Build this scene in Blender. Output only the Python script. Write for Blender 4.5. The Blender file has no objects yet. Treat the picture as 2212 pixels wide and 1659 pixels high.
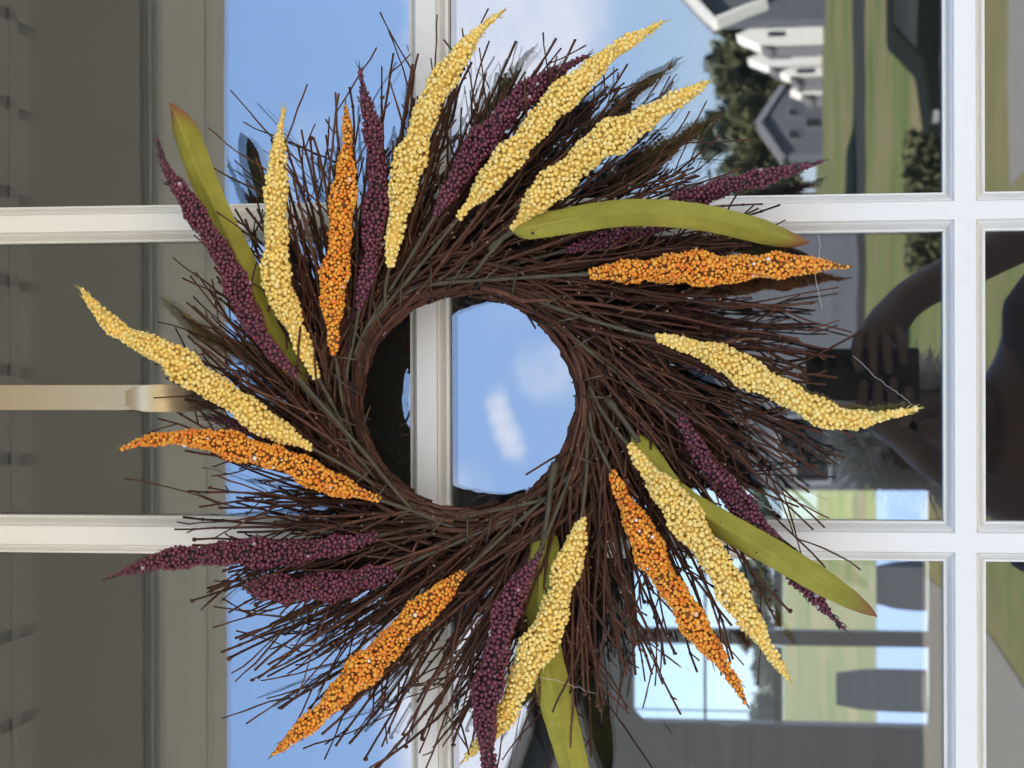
import bpy, math, random
import numpy as np
from mathutils import Vector, Matrix, noise as mnoise

random.seed(7); rng = np.random.default_rng(11)
S = bpy.context.scene
COL = S.collection
R = math.radians

# ------------------------------------------------------------------ camera
F_PX, D = 4450.0, 1.49
CAM = np.array([0.0, -D, 1.5])
_n = np.array([659.0, 20.0, -F_PX]); _n /= np.linalg.norm(_n)
_d = np.array([-29756.0, -82.0, -4500.0]); _d -= _n * (_d @ _n); _d /= np.linalg.norm(_d)
MW = np.array([np.cross(_n, _d), _n, _d])          # camera -> world (rows are world axes seen by the camera)
cam = bpy.data.cameras.new('camera'); camo = bpy.data.objects.new('camera', cam); COL.objects.link(camo)
cam.sensor_width = 36; cam.lens = 36 * F_PX / 2212; cam.clip_start = 0.03; cam.clip_end = 6000
cam.dof.use_dof = True; cam.dof.focus_distance = 1.43; cam.dof.aperture_fstop = 19.5      # a phone's small aperture: only far and mirrored things go soft
m4 = Matrix.Identity(4)
for i in range(3):
    for j in range(3): m4[i][j] = MW[i][j]
    m4[i][3] = CAM[i]
camo.matrix_world = m4
S.camera = camo

# ------------------------------------------------------------------ world, sun, exposure
SUN = Vector((-0.55, 0.42, 0.80)).normalized()
W = bpy.data.worlds.new('World'); S.world = W; W.use_nodes = True
nt = W.node_tree; nt.nodes.clear()
def N(tree, typ, **kw):
    n = tree.nodes.new(typ)
    for k, v in kw.items(): setattr(n, k, v)
    return n
wo = N(nt, 'ShaderNodeOutputWorld'); bg = N(nt, 'ShaderNodeBackground')
sky = N(nt, 'ShaderNodeTexSky', sky_type='NISHITA', sun_disc=False)
sky.sun_elevation = math.asin(SUN.z); sky.sun_rotation = math.atan2(SUN.x, SUN.y)
sky.air_density = 1.0; sky.dust_density = 0.1; sky.ozone_density = 3.2
SKY_STRENGTH = 0.10
bg.inputs['Strength'].default_value = SKY_STRENGTH
tc = N(nt, 'ShaderNodeTexCoord')
def math_node(tree, op, a, b=None, clamp=False):
    n = N(tree, 'ShaderNodeMath', operation=op); n.use_clamp = clamp
    for k, v in ((0, a), (1, b)):
        if v is None: continue
        if isinstance(v, (int, float)): n.inputs[k].default_value = v
        else: tree.links.new(v, n.inputs[k])
    return n.outputs[0]
def ray_dir(px, py):                                 # direction in the real sky that the glass shows at this place
    v = MW @ np.array([px - 1106, 829.5 - py, -F_PX]); v /= np.linalg.norm(v)
    return (v[0], -v[1], v[2])
mp = N(nt, 'ShaderNodeMapping'); mp.inputs['Scale'].default_value = (1, 1, 1.7); mp.inputs['Location'].default_value = (0.37, 0.1, 0.2)
nt.links.new(tc.outputs['Generated'], mp.inputs['Vector'])
nz = N(nt, 'ShaderNodeTexNoise'); nz.inputs['Scale'].default_value = 9; nz.inputs['Detail'].default_value = 7; nz.inputs['Roughness'].default_value = .56
nt.links.new(mp.outputs[0], nz.inputs['Vector'])
bias = math_node(nt, 'MULTIPLY', nz.outputs[0], 1.0)
CLOUDS = [(1130, 40, 4.0, .40), (1060, 300, 2.6, .2), (1068, 855, .55, .15), (1076, 885, .6, .20), (1086, 920, .65, .22), (1098, 955, .65, .20), (1108, 985, .6, .14), (1010, 1065, 1.5, .20), (1170, 800, 1.3, .2), (1010, 1480, 3.2, .26), (1120, 1640, 5.0, .44), (820, 1330, 1.8, .1)]
for (u, v, wdt, amp) in CLOUDS:
    d = N(nt, 'ShaderNodeVectorMath', operation='DOT_PRODUCT'); d.inputs[1].default_value = ray_dir(u, v)
    nt.links.new(tc.outputs['Generated'], d.inputs[0])
    mr = N(nt, 'ShaderNodeMapRange', interpolation_type='SMOOTHSTEP')
    mr.inputs['From Min'].default_value = math.cos(R(wdt)); mr.inputs['From Max'].default_value = 1.0
    mr.inputs['To Max'].default_value = amp
    nt.links.new(d.outputs['Value'], mr.inputs['Value'])
    bias = math_node(nt, 'ADD', bias, mr.outputs[0])
cf = N(nt, 'ShaderNodeMapRange', interpolation_type='SMOOTHSTEP')
cf.inputs['From Min'].default_value = .56; cf.inputs['From Max'].default_value = .96; cf.inputs['To Max'].default_value = .85
nt.links.new(bias, cf.inputs['Value'])
sz = N(nt, 'ShaderNodeSeparateXYZ'); nt.links.new(tc.outputs['Generated'], sz.inputs[0])
hz = N(nt, 'ShaderNodeValToRGB'); he = hz.color_ramp.elements; he[0].position = 0; he[0].color = (.36, .445, .53, 1); he[1].position = .45; he[1].color = (.165, .28, .55, 1)
e = he.new(.13); e.color = (.225, .345, .60, 1); e = he.new(.05); e.color = (.315, .42, .56, 1)
nt.links.new(sz.outputs[2], hz.inputs[0])
h10 = N(nt, 'ShaderNodeVectorMath', operation='SCALE'); h10.inputs['Scale'].default_value = 8.7; nt.links.new(hz.outputs[0], h10.inputs[0])
hf = N(nt, 'ShaderNodeMapRange', interpolation_type='SMOOTHSTEP'); hf.inputs['From Min'].default_value = .10; hf.inputs['From Max'].default_value = .55
hf.inputs['To Min'].default_value = .92; hf.inputs['To Max'].default_value = 0; nt.links.new(sz.outputs[2], hf.inputs['Value'])
hm = N(nt, 'ShaderNodeMix', data_type='RGBA'); nt.links.new(hf.outputs[0], hm.inputs['Factor']); nt.links.new(sky.outputs[0], hm.inputs['A']); nt.links.new(h10.outputs[0], hm.inputs['B'])
mx = N(nt, 'ShaderNodeMix', data_type='RGBA'); mx.inputs['B'].default_value = (5.7, 5.7, 6.2, 1)
nt.links.new(cf.outputs[0], mx.inputs['Factor']); nt.links.new(hm.outputs['Result'], mx.inputs['A'])
nt.links.new(mx.outputs['Result'], bg.inputs['Color']); nt.links.new(bg.outputs[0], wo.inputs[0])

sl = bpy.data.lights.new('sun', 'SUN'); so = bpy.data.objects.new('sun', sl); COL.objects.link(so)
sl.energy = 5.0; sl.angle = R(.5); sl.color = (1, .89, .74)
so.rotation_euler = SUN.to_track_quat('Z', 'Y').to_euler()
S.view_settings.view_transform = 'Standard'; S.view_settings.look = 'None'
S.view_settings.exposure = 2.45; S.view_settings.gamma = 1
S.cycles.max_bounces = 12; S.cycles.transparent_max_bounces = 16; S.cycles.glossy_bounces = 6

# ------------------------------------------------------------------ pixel <-> place helpers
def P(u, v, h=0.0):
    """point of the plane y=-h (h metres in front of the glass) seen at photo place (u,v)"""
    w = MW @ np.array([u - 1106, 829.5 - v, -F_PX]); return CAM + w * (D - h) / w[1]
def Q(u, v, path):
    """real place, out in front of the door, whose mirror image the glass shows at (u,v); path = metres from the camera"""
    p = P(u, v, D - path); return np.array([p[0], -p[1], p[2]])

# ------------------------------------------------------------------ materials
MATS = {}
def mat(name, col, rough=.6, metal=0., var=0., vscale=20., bump=0., bscale=60., stretch=(1, 1, 1), island=None, sheen=0, spec=.5, coord='Object', sss=0):
    if name in MATS: return MATS[name]
    m = bpy.data.materials.new(name); m.use_nodes = True; t = m.node_tree
    b = t.nodes['Principled BSDF']; b.inputs['Roughness'].default_value = rough; b.inputs['Metallic'].default_value = metal
    b.inputs['Specular IOR Level'].default_value = spec
    b.inputs['Base Color'].default_value = (*col, 1)
    tx = N(t, 'ShaderNodeTexCoord'); mp = N(t, 'ShaderNodeMapping'); mp.inputs['Scale'].default_value = stretch
    t.links.new(tx.outputs[coord], mp.inputs[0])
    src = None
    if island:
        g = N(t, 'ShaderNodeNewGeometry'); oi = N(t, 'ShaderNodeObjectInfo')
        f = math_node(t, 'FRACT', math_node(t, 'ADD', g.outputs['Random Per Island'], oi.outputs['Random']))
        cr = N(t, 'ShaderNodeValToRGB'); cr.color_ramp.interpolation = 'LINEAR'
        el = cr.color_ramp.elements
        while len(el) < len(island): el.new(.5)
        pos = [k / (len(island) - 1) for k in range(len(island))] if len(island) < 6 else [0, .25, .5, .75, .988, .994]
        for k, c in enumerate(island): el[k].position = pos[k]; el[k].color = (*c, 1)
        t.links.new(f, cr.inputs[0]); src = cr.outputs[0]
    if var:
        nz = N(t, 'ShaderNodeTexNoise'); nz.inputs['Scale'].default_value = vscale; nz.inputs['Detail'].default_value = 5
        t.links.new(mp.outputs[0], nz.inputs['Vector'])
        v = math_node(t, 'ADD', math_node(t, 'MULTIPLY', math_node(t, 'SUBTRACT', nz.outputs[0], .5), var * 2.4), 1.0)
        mm = N(t, 'ShaderNodeMix', data_type='RGBA', blend_type='MULTIPLY'); mm.inputs['Factor'].default_value = 1
        if src: t.links.new(src, mm.inputs['A'])
        else: mm.inputs['A'].default_value = (*col, 1)
        t.links.new(v, mm.inputs['B']); src = mm.outputs['Result']
    if src: t.links.new(src, b.inputs['Base Color'])
    if bump:
        nz = N(t, 'ShaderNodeTexNoise'); nz.inputs['Scale'].default_value = bscale; nz.inputs['Detail'].default_value = 4
        t.links.new(mp.outputs[0], nz.inputs['Vector'])
        bp = N(t, 'ShaderNodeBump'); bp.inputs['Distance'].default_value = bump; bp.inputs['Strength'].default_value = 1
        t.links.new(nz.outputs[0], bp.inputs['Height']); t.links.new(bp.outputs[0], b.inputs['Normal'])
    if sss:
        b.inputs['Subsurface Weight'].default_value = sss; b.inputs['Subsurface Radius'].default_value = (.003, .0015, .0006)
        b.inputs['Subsurface Scale'].default_value = 1
    MATS[name] = m
    return m
def specks(m, scale=70, dens=.05):
    t = m.node_tree; b = t.nodes['Principled BSDF']; src = b.inputs['Base Color'].links[0].from_socket
    tx = N(t, 'ShaderNodeTexCoord'); vo = N(t, 'ShaderNodeTexVoronoi'); vo.inputs['Scale'].default_value = scale; t.links.new(tx.outputs['Object'], vo.inputs['Vector'])
    sp = math_node(t, 'LESS_THAN', vo.outputs['Distance'], math_node(t, 'MULTIPLY', math_node(t, 'POWER', vo.outputs['Color'], 7), dens * 2))
    gr = N(t, 'ShaderNodeTexNoise'); gr.inputs['Scale'].default_value = 11; gr.inputs['Detail'].default_value = 6; gr.inputs['Roughness'].default_value = .7; t.links.new(tx.outputs['Object'], gr.inputs['Vector'])
    gm = N(t, 'ShaderNodeMapRange'); gm.inputs['From Min'].default_value = .56; gm.inputs['From Max'].default_value = .8; gm.inputs['To Max'].default_value = .30; t.links.new(gr.outputs[0], gm.inputs['Value'])
    m1 = N(t, 'ShaderNodeMix', data_type='RGBA'); m1.inputs['B'].default_value = (.62, .56, .46, 1); t.links.new(gm.outputs[0], m1.inputs['Factor']); t.links.new(src, m1.inputs['A'])
    m2 = N(t, 'ShaderNodeMix', data_type='RGBA'); m2.inputs['B'].default_value = (.10, .08, .06, 1); t.links.new(math_node(t, 'MULTIPLY', sp, .8), m2.inputs['Factor']); t.links.new(m1.outputs['Result'], m2.inputs['A'])
    t.links.new(m2.outputs['Result'], b.inputs['Base Color'])
PAINT_Z = mat('white paint along z', (.885, .85, .785), .42, var=.035, vscale=40, bump=.00035, bscale=160, stretch=(1, 1, .04))
PAINT_X = mat('white paint along x', (.885, .85, .785), .42, var=.035, vscale=40, bump=.00035, bscale=160, stretch=(.04, 1, 1))
BEAD = mat('white bead paint', (.875, .84, .775), .4, var=.05, vscale=60, bump=.00025, bscale=220)
for _m in (PAINT_Z, PAINT_X, BEAD): specks(_m)
TWIG = mat('twig bark', (.06, .03, .02), .7, var=.4, vscale=110, bump=.0011, bscale=420, spec=.22, island=[(.034, .014, .009), (.098, .038, .023), (.066, .033, .020), (.145, .062, .037), (.062, .025, .015)])
CUT = mat('cut twig end', (.38, .25, .15), .8)
STEM = mat('green brown stem', (.072, .055, .029), .6, var=.4, vscale=120, bump=.0005, bscale=300)
WIRE = mat('dark tie wire', (.085, .062, .042), .45, metal=.4)
BERRY = {
    'yellow': mat('yellow berry', (.88, .68, .22), .36, island=[(.98, .74, .235), (.96, .67, .16), (.98, .80, .32), (.95, .63, .135), (.98, .73, .22)]),
    'orange': mat('orange berry', (.85, .34, .04), .38, island=[(.88, .27, .025), (.92, .41, .045), (.82, .20, .022), (.94, .47, .07), (.90, .35, .035), (.93, .85, .75)], var=.06, vscale=200),
    'purple': mat('purple berry', (.13, .035, .08), .36, island=[(.14, .028, .052), (.20, .046, .076), (.10, .020, .038), (.18, .050, .068), (.13, .030, .048), (.5, .36, .42)], var=.15, vscale=300)}
CORE = {'yellow': mat('golden spike core', (.82, .54, .12), .7, var=.2, vscale=200),
        'orange': mat('brown spike core', (.20, .075, .015), .8, var=.3, vscale=200),
        'purple': mat('dark spike core', (.035, .022, .025), .8, var=.3, vscale=200)}
BRISTLE = {'yellow': mat('yellow bristle', (.70, .55, .16), .6), 'orange': mat('olive bristle', (.22, .16, .06), .7), 'purple': mat('grey bristle', (.075, .07, .06), .7)}
SILK = mat('cobweb silk', (.75, .76, .78), .3)

def leaf_mat():
    m = bpy.data.materials.new('green fabric leaf'); m.use_nodes = True; t = m.node_tree; b = t.nodes['Principled BSDF']
    uv = N(t, 'ShaderNodeUVMap'); sx = N(t, 'ShaderNodeSeparateXYZ'); t.links.new(uv.outputs[0], sx.inputs[0])
    ob = N(t, 'ShaderNodeTexCoord'); nz = N(t, 'ShaderNodeTexNoise'); nz.inputs['Scale'].default_value = 55; nz.inputs['Detail'].default_value = 7; nz.inputs['Roughness'].default_value = .65
    t.links.new(ob.outputs['Object'], nz.inputs['Vector'])
    base = N(t, 'ShaderNodeValToRGB'); e = base.color_ramp.elements
    e[0].position = .3; e[0].color = (.285, .262, .030, 1); e[1].position = .72; e[1].color = (.405, .365, .046, 1)
    t.links.new(nz.outputs[0], base.inputs[0])
    # red dye at the tip and along the rim near it
    rim = math_node(t, 'MULTIPLY', math_node(t, 'ABSOLUTE', math_node(t, 'SUBTRACT', sx.outputs[1], .5)), 2)
    f = math_node(t, 'ADD', sx.outputs[0], math_node(t, 'MULTIPLY', math_node(t, 'POWER', rim, 4.0), .055))
    f = math_node(t, 'ADD', f, math_node(t, 'MULTIPLY', math_node(t, 'SUBTRACT', nz.outputs[0], .5), .05))
    mr = N(t, 'ShaderNodeMapRange', interpolation_type='SMOOTHSTEP'); mr.inputs['From Min'].default_value = .90; mr.inputs['From Max'].default_value = 1.0
    t.links.new(f, mr.inputs['Value'])
    mx = N(t, 'ShaderNodeMix', data_type='RGBA'); mx.inputs['B'].default_value = (.34, .13, .055, 1)
    t.links.new(mr.outputs[0], mx.inputs['Factor']); t.links.new(base.outputs[0], mx.inputs['A'])
    t.links.new(mx.outputs['Result'], b.inputs['Base Color'])
    b.inputs['Roughness'].default_value = .75
    mp = N(t, 'ShaderNodeMapping'); mp.inputs['Scale'].default_value = (260, 42, 1); t.links.new(uv.outputs[0], mp.inputs[0])
    ck = N(t, 'ShaderNodeTexNoise'); ck.inputs['Scale'].default_value = 1.0; t.links.new(mp.outputs[0], ck.inputs['Vector'])
    bp = N(t, 'ShaderNodeBump'); bp.inputs['Distance'].default_value = .0006; t.links.new(ck.outputs[0], bp.inputs['Height'])
    t.links.new(bp.outputs[0], b.inputs['Normal'])
    return m
LEAF = leaf_mat()

def glass_mat(name, refl, tint):
    m = bpy.data.materials.new(name); m.use_nodes = True; t = m.node_tree; t.nodes.clear()
    o = N(t, 'ShaderNodeOutputMaterial'); mx = N(t, 'ShaderNodeMixShader'); tr = N(t, 'ShaderNodeBsdfTransparent'); gl = N(t, 'ShaderNodeBsdfGlossy')
    tr.inputs[0].default_value = (*tint, 1); gl.inputs['Roughness'].default_value = 0.0; gl.inputs[0].default_value = (.97, .98, 1, 1)
    fr = N(t, 'ShaderNodeFresnel'); fr.inputs[0].default_value = 1.5
    t.links.new(math_node(t, 'ADD', fr.outputs[0], refl, True), mx.inputs[0])
    tx = N(t, 'ShaderNodeTexCoord'); nz = N(t, 'ShaderNodeTexNoise'); nz.inputs['Scale'].default_value = 14; nz.inputs['Detail'].default_value = 1
    t.links.new(tx.outputs['Object'], nz.inputs[0])
    bp = N(t, 'ShaderNodeBump'); bp.inputs['Strength'].default_value = 1; bp.inputs['Distance'].default_value = .00003
    t.links.new(nz.outputs[0], bp.inputs['Height']); t.links.new(bp.outputs[0], gl.inputs['Normal'])
    t.links.new(tr.outputs[0], mx.inputs[1]); t.links.new(gl.outputs[0], mx.inputs[2])
    # dust specks
    vo = N(t, 'ShaderNodeTexVoronoi'); vo.inputs['Scale'].default_value = 95; t.links.new(tx.outputs['Object'], vo.inputs['Vector'])
    sp = math_node(t, 'LESS_THAN', vo.outputs['Distance'], math_node(t, 'MULTIPLY', math_node(t, 'POWER', vo.outputs['Color'], 6), .07))
    df = N(t, 'ShaderNodeBsdfDiffuse'); df.inputs[0].default_value = (.7, .7, .7, 1)
    m2 = N(t, 'ShaderNodeMixShader'); t.links.new(math_node(t, 'ADD', math_node(t, 'MULTIPLY', sp, .35), .006), m2.inputs[0])
    t.links.new(mx.outputs[0], m2.inputs[1]); t.links.new(df.outputs[0], m2.inputs[2]); t.links.new(m2.outputs[0], o.inputs[0])
    return m
GLASS = glass_mat('door glass', .135, (.82, .85, .85))
FAR_GLASS = mat('dark window glass', (.03, .035, .04), .06)

# ------------------------------------------------------------------ mesh helpers
class MB:
    def __init__(s): s.v = []; s.f = []; s.mi = []; s.uv = None
    def quadgrid(s, rows, close=False, mi=0):
        b = len(s.v); n = len(rows[0])
        for r in rows: s.v.extend([tuple(p) for p in r])
        for i in range(len(rows) - 1):
            for j in range(n if close else n - 1):
                k = (j + 1) % n
                s.f.append((b + i * n + j, b + i * n + k, b + (i + 1) * n + k, b + (i + 1) * n + j)); s.mi.append(mi)
    def box(s, a, c, mi=0):
        x0, y0, z0 = np.minimum(a, c); x1, y1, z1 = np.maximum(a, c); b = len(s.v)
        s.v.extend([(x0, y0, z0), (x1, y0, z0), (x1, y1, z0), (x0, y1, z0), (x0, y0, z1), (x1, y0, z1), (x1, y1, z1), (x0, y1, z1)])
        for q in ((0, 3, 2, 1), (4, 5, 6, 7), (0, 1, 5, 4), (1, 2, 6, 5), (2, 3, 7, 6), (3, 0, 4, 7)):
            s.f.append(tuple(b + i for i in q)); s.mi.append(mi)
    def poly_prism(s, pts, off, mi=0):
        """pts: 3-D polygon, off: extrusion vector"""
        b = len(s.v); n = len(pts); pts = [np.array(p, float) for p in pts]; off = np.array(off, float)
        s.v.extend([tuple(p) for p in pts] + [tuple(p + off) for p in pts])
        s.f.append(tuple(b + i for i in range(n))[::-1]); s.mi.append(mi)
        s.f.append(tuple(b + n + i for i in range(n))); s.mi.append(mi)
        for i in range(n):
            k = (i + 1) % n; s.f.append((b + i, b + k, b + n + k, b + n + i)); s.mi.append(mi)
    def tube(s, pts, rad, sides=6, caps=True, mi=0, capmi=None):
        pts = [np.array(p, float) for p in pts]; n = len(pts); b = len(s.v)
        t0 = pts[1] - pts[0]; t0 /= np.linalg.norm(t0) + 1e-12
        a = np.array([0, 1., 0]) if abs(t0[1]) < .9 else np.array([1., 0, 0])
        u = np.cross(t0, a); u /= np.linalg.norm(u)
        for i in range(n):
            t = pts[min(i + 1, n - 1)] - pts[max(i - 1, 0)]; t /= np.linalg.norm(t) + 1e-12
            u = u - t * (u @ t); u /= np.linalg.norm(u) + 1e-12; w = np.cross(t, u)
            for k in range(sides):
                an = 2 * math.pi * k / sides
                s.v.append(tuple(pts[i] + (u * math.cos(an) + w * math.sin(an)) * rad[i]))
        for i in range(n - 1):
            for k in range(sides):
                q = (k + 1) % sides
                s.f.append((b + i * sides + k, b + i * sides + q, b + (i + 1) * sides + q, b + (i + 1) * sides + k)); s.mi.append(mi)
        if caps:
            s.f.append(tuple(b + k for k in range(sides))[::-1]); s.mi.append(mi)
            s.f.append(tuple(b + (n - 1) * sides + k for k in range(sides))); s.mi.append(mi if capmi is None else capmi)
    def build(s, name, mats, parent=None, smooth=False, loc=None, kind=None, label=None):
        o = None
        org = np.array(ORG.get(parent.name, (0, 0, 0)) if parent else (loc if loc is not None else (0, 0, 0)), float)
        me = bpy.data.meshes.new(name)
        me.from_pydata([tuple(np.array(p) - org) for p in s.v], [], s.f)
        for m in (mats if isinstance(mats, (list, tuple)) else [mats]): me.materials.append(m)
        if any(s.mi): me.polygons.foreach_set('material_index', s.mi)
        if smooth: me.polygons.foreach_set('use_smooth', [True] * len(me.polygons))
        o = bpy.data.objects.new(name, me); COL.objects.link(o)
        if parent: o.parent = parent; ORG[o.name] = tuple(org)
        else: o.location = tuple(org); ORG[o.name] = tuple(org)
        if kind: o['kind'] = kind
        if label: o['label'] = label
        return o
ORG = {}
def tag(o, label, cat, group=None, kind=None):
    o['label'] = label; o['category'] = cat
    if group: o['group'] = group
    if kind: o['kind'] = kind
    return o
def thing(name, loc, label, cat, group=None):
    o = bpy.data.objects.new(name, None); COL.objects.link(o); o.location = tuple(loc); o.empty_display_size = .05
    ORG[o.name] = tuple(loc)
    return tag(o, label, cat, group)
def struct(o): o['kind'] = 'structure'; return o
def spline(pts, n):
    """Catmull-Rom through pts (any dimension), resampled evenly to n points"""
    p = np.array(pts, float); q = np.vstack([2 * p[0] - p[1], p, 2 * p[-1] - p[-2]]); out = []
    for i in range(1, len(q) - 2):
        for t in np.linspace(0, 1, 16, endpoint=False):
            out.append(.5 * ((2 * q[i]) + (-q[i - 1] + q[i + 1]) * t + (2 * q[i - 1] - 5 * q[i] + 4 * q[i + 1] - q[i + 2]) * t * t + (-q[i - 1] + 3 * q[i] - 3 * q[i + 1] + q[i + 2]) * t ** 3))
    out.append(p[-1]); out = np.array(out)
    L = np.concatenate([[0], np.cumsum(np.linalg.norm(np.diff(out[:, :2], axis=0), axis=1))])
    s = np.linspace(0, L[-1], n)
    return np.stack([np.interp(s, L, out[:, k]) for k in range(out.shape[1])], 1)

# ------------------------------------------------------------------ ground
GRASS = mat('lawn grass', (.075, .10, .034), 1.0, var=.55, vscale=.9, spec=.1, stretch=(.35, 1, 1))
CONCRETE = mat('concrete', (.135, .13, .118), .85, var=.12, vscale=3)
ASPHALT = mat('asphalt', (.026, .028, .028), 1.0, var=.15, vscale=4, spec=.05)  # road tone darkened: the hedge's shadow is put into this colour
PROF = [(-3000, 1.2), (-400, 1.2), (-93.5, 1.01), (-68.5, .32), (-53.5, .18), (-38.5, -.3), (-28.5, -.85), (10, -.85), (26, -.02), (52, -.02), (118, 3.2), (300, 6.5), (3000, 6.5)]
def zg(y): return float(np.interp(y, [p[0] for p in PROF], [p[1] for p in PROF]))
_t = GRASS.node_tree; _b = _t.nodes['Principled BSDF']; _src = _b.inputs['Base Color'].links[0].from_socket
_tx = N(_t, 'ShaderNodeTexCoord'); _nz = N(_t, 'ShaderNodeTexNoise'); _nz.inputs['Scale'].default_value = .16; _nz.inputs['Detail'].default_value = 9; _nz.inputs['Roughness'].default_value = .68
_t.links.new(_tx.outputs['Object'], _nz.inputs['Vector']); _mr = N(_t, 'ShaderNodeMapRange'); _mr.inputs['From Min'].default_value = .42; _mr.inputs['From Max'].default_value = .62; _t.links.new(_nz.outputs[0], _mr.inputs['Value'])
_mx = N(_t, 'ShaderNodeMix', data_type='RGBA'); _mx.inputs['B'].default_value = (.135, .118, .065, 1); _t.links.new(_mr.outputs[0], _mx.inputs['Factor']); _t.links.new(_src, _mx.inputs['A']); _t.links.new(_mx.outputs['Result'], _b.inputs['Base Color'])
g = MB(); ys = sorted(set([p[0] for p in PROF] + list(range(-120, 130, 6))))
xs = [-3000, -600, -150, -60, -20, -8, 0, 8, 20, 60, 150, 600, 3000]
g.quadgrid([[(x, y, zg(y)) for x in xs] for y in ys]); struct(g.build('ground', GRASS))
def strip(name, x0, x1, y0, y1, m, lift=.012, step=3.0):
    s = MB(); yy = sorted(set(list(np.arange(y0, y1, step)) + [y1] + [p[0] for p in PROF if y0 < p[0] < y1]))
    s.quadgrid([[(x0, y, zg(y) + lift), (x1, y, zg(y) + lift)] for y in yy]); return struct(s.build(name, m))
strip('road', -200, 200, -67, -55, ASPHALT)
strip('driveway', -7.5, -3.6, -37, -9.5, CONCRETE)
strip('pavement', 2.3, 20, -24.5, -9.5, CONCRETE)
strip('bounce_apron', -14, 14, -9.45, -1.76, mat('pale forecourt paving', (.49, .43, .34), .85, var=.12, vscale=3), lift=.02)  # unseen pale paving, added to bounce sunlight up into the porch
pw = MB(); pw.quadgrid([[(x, y, .02) for x in (-60, 60)] for y in (26.5, 51.5)])
struct(pw.build('pond_water', mat('pond water', (.105, .17, .34), .7)))

# ------------------------------------------------------------------ front door
XP = [(-.3700, -.1323), (-.1037, .1009), (.1287, .3660)]        # pane openings across
ZB = 1.4122; PIT = .3834; PH = .3536
ZP = [(ZB + k * PIT, ZB + k * PIT + PH) for k in (-4, -3, -2, -1, 0, 1, 2)]
ZP = [(max(a, -.02), b) for a, b in ZP if b < 2.6]
MO = .0076                                                        # bead width
door = thing('front_door', (0, 0, -.2), 'white painted door with a grid of glass panes behind the wreath', 'door')
XA, XB, ZA, ZC = XP[0][0] - .12, XP[2][1] + .12, -.19, ZP[-1][1] + .12
edges = [XP[0][0] - MO, None, None, XP[2][1] + MO]
bars_x = [(XA, XP[0][0] - MO), (XP[0][1] + MO, XP[1][0] - MO), (XP[1][1] + MO, XP[2][0] - MO), (XP[2][1] + MO, XB)]
for i, (a, b) in enumerate(bars_x):
    m = MB(); m.box((a, -.018, ZA), (b, .022, ZC)); m.build('stile' if i in (0, 3) else 'muntin', PAINT_Z, door)
zb = [(ZA, ZP[0][0] - MO)] + [(ZP[k][1] + MO, ZP[k + 1][0] - MO) for k in range(len(ZP) - 1)] + [(ZP[-1][1] + MO, ZC)]
for k, (a, b) in enumerate(zb):
    for (xa, xb) in ((bars_x[0][1], bars_x[1][0]), (bars_x[1][1], bars_x[2][0]), (bars_x[2][1], bars_x[3][0])):
        m = MB(); m.box((xa, -.0178, a), (xb, .0218, b)); m.build('rail' if k in (0, len(zb) - 1) else 'muntin', PAINT_X, door)
PROFILE = [(0, .0), (0.0002, .0052), (.0004, .0058), (.0018, .0064), (.0022, .0056), (.0026, .0062), (.0034, .0088), (.0044, .0112), (.0056, .0132), (.0066, .0140), (.0069, .0134), (.0078, .0138)]
for (x0, x1) in XP:
    for (z0, z1) in ZP:
        for back in (0, 1):
            m = MB(); rows = []
            for (o, h) in PROFILE:
                y = -h if not back else .004 + h
                rows.append([(x0 - o, y, z0 - o), (x1 + o, y, z0 - o), (x1 + o, y, z1 + o), (x0 - o, y, z1 + o)])
            m.quadgrid(rows, close=True)
            if not back: m.build('glazing_bead', BEAD, door)
            else: m.build('inner_glazing_bead', BEAD, door)
        m = MB()
        for y in (0.0005, 0.0125):
            b = len(m.v); e = .003
            m.v.extend([(x0 - e, y, z0 - e), (x1 + e, y, z0 - e), (x1 + e, y, z1 + e), (x0 - e, y, z1 + e)]); m.f.append((b, b + 1, b + 2, b + 3)); m.mi.append(0)
        m.build('pane', GLASS, door)

# house front, porch
SIDING = mat('house siding', (.78, .77, .73), .7, bump=.002, bscale=8, stretch=(1, 1, 6))
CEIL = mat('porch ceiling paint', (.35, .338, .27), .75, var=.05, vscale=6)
hf = MB()
for a, b, c, d in ((-9, XA - .06, -.9, 3.2), (XB + .06, 9, -.9, 3.2), (XA - .06, XB + .06, ZC + .05, 3.2), (XA - .06, XB + .06, -.9, -.2)):
    hf.box((a, -.01, c), (b, .12, d))
tag(hf.build('house_front_wall', SIDING), 'grey siding wall that carries the white glazed door', 'wall')
pf = MB(); pf.box((-6, -1.75, -.86), (6, -.012, -.2)); struct(pf.build('porch_floor', mat('porch boards', (.54, .48, .40), .7, var=.1, vscale=5)))
bz0 = Q(487, 830, 3.1)[2]
def under(u, z): return D - (z - 1.5) / (Q(u, 830, 1.0)[2] - 1.5)          # y at which the height z shows at photo column u
y_in = under(343, bz0); bz1 = bz0 + .016
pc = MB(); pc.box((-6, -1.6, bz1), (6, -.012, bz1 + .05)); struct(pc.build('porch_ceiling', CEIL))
pb = MB(); pb.box((-6, D - 3.1, bz0), (6, y_in, bz1 - .0006)); pb.box((-6, D - 3.1 - .05, bz0 + .022), (6, D - 3.1 - .0005, bz1 + .2))
pb.box((-6, y_in + .0005, bz0 + .007), (6, y_in + .018, bz1 - .0006)); pb.box((-6, D - 3.1 + .10, bz0 - .002), (6, D - 3.1 + .104, bz0 - .0002))
tag(pb.build('porch_beam', mat('porch beam paint', (.72, .695, .59), .7, var=.05, vscale=9, stretch=(.3, 1, 1))), 'pale grey porch beam mirrored as a band beside the blue sky', 'beam')
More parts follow.
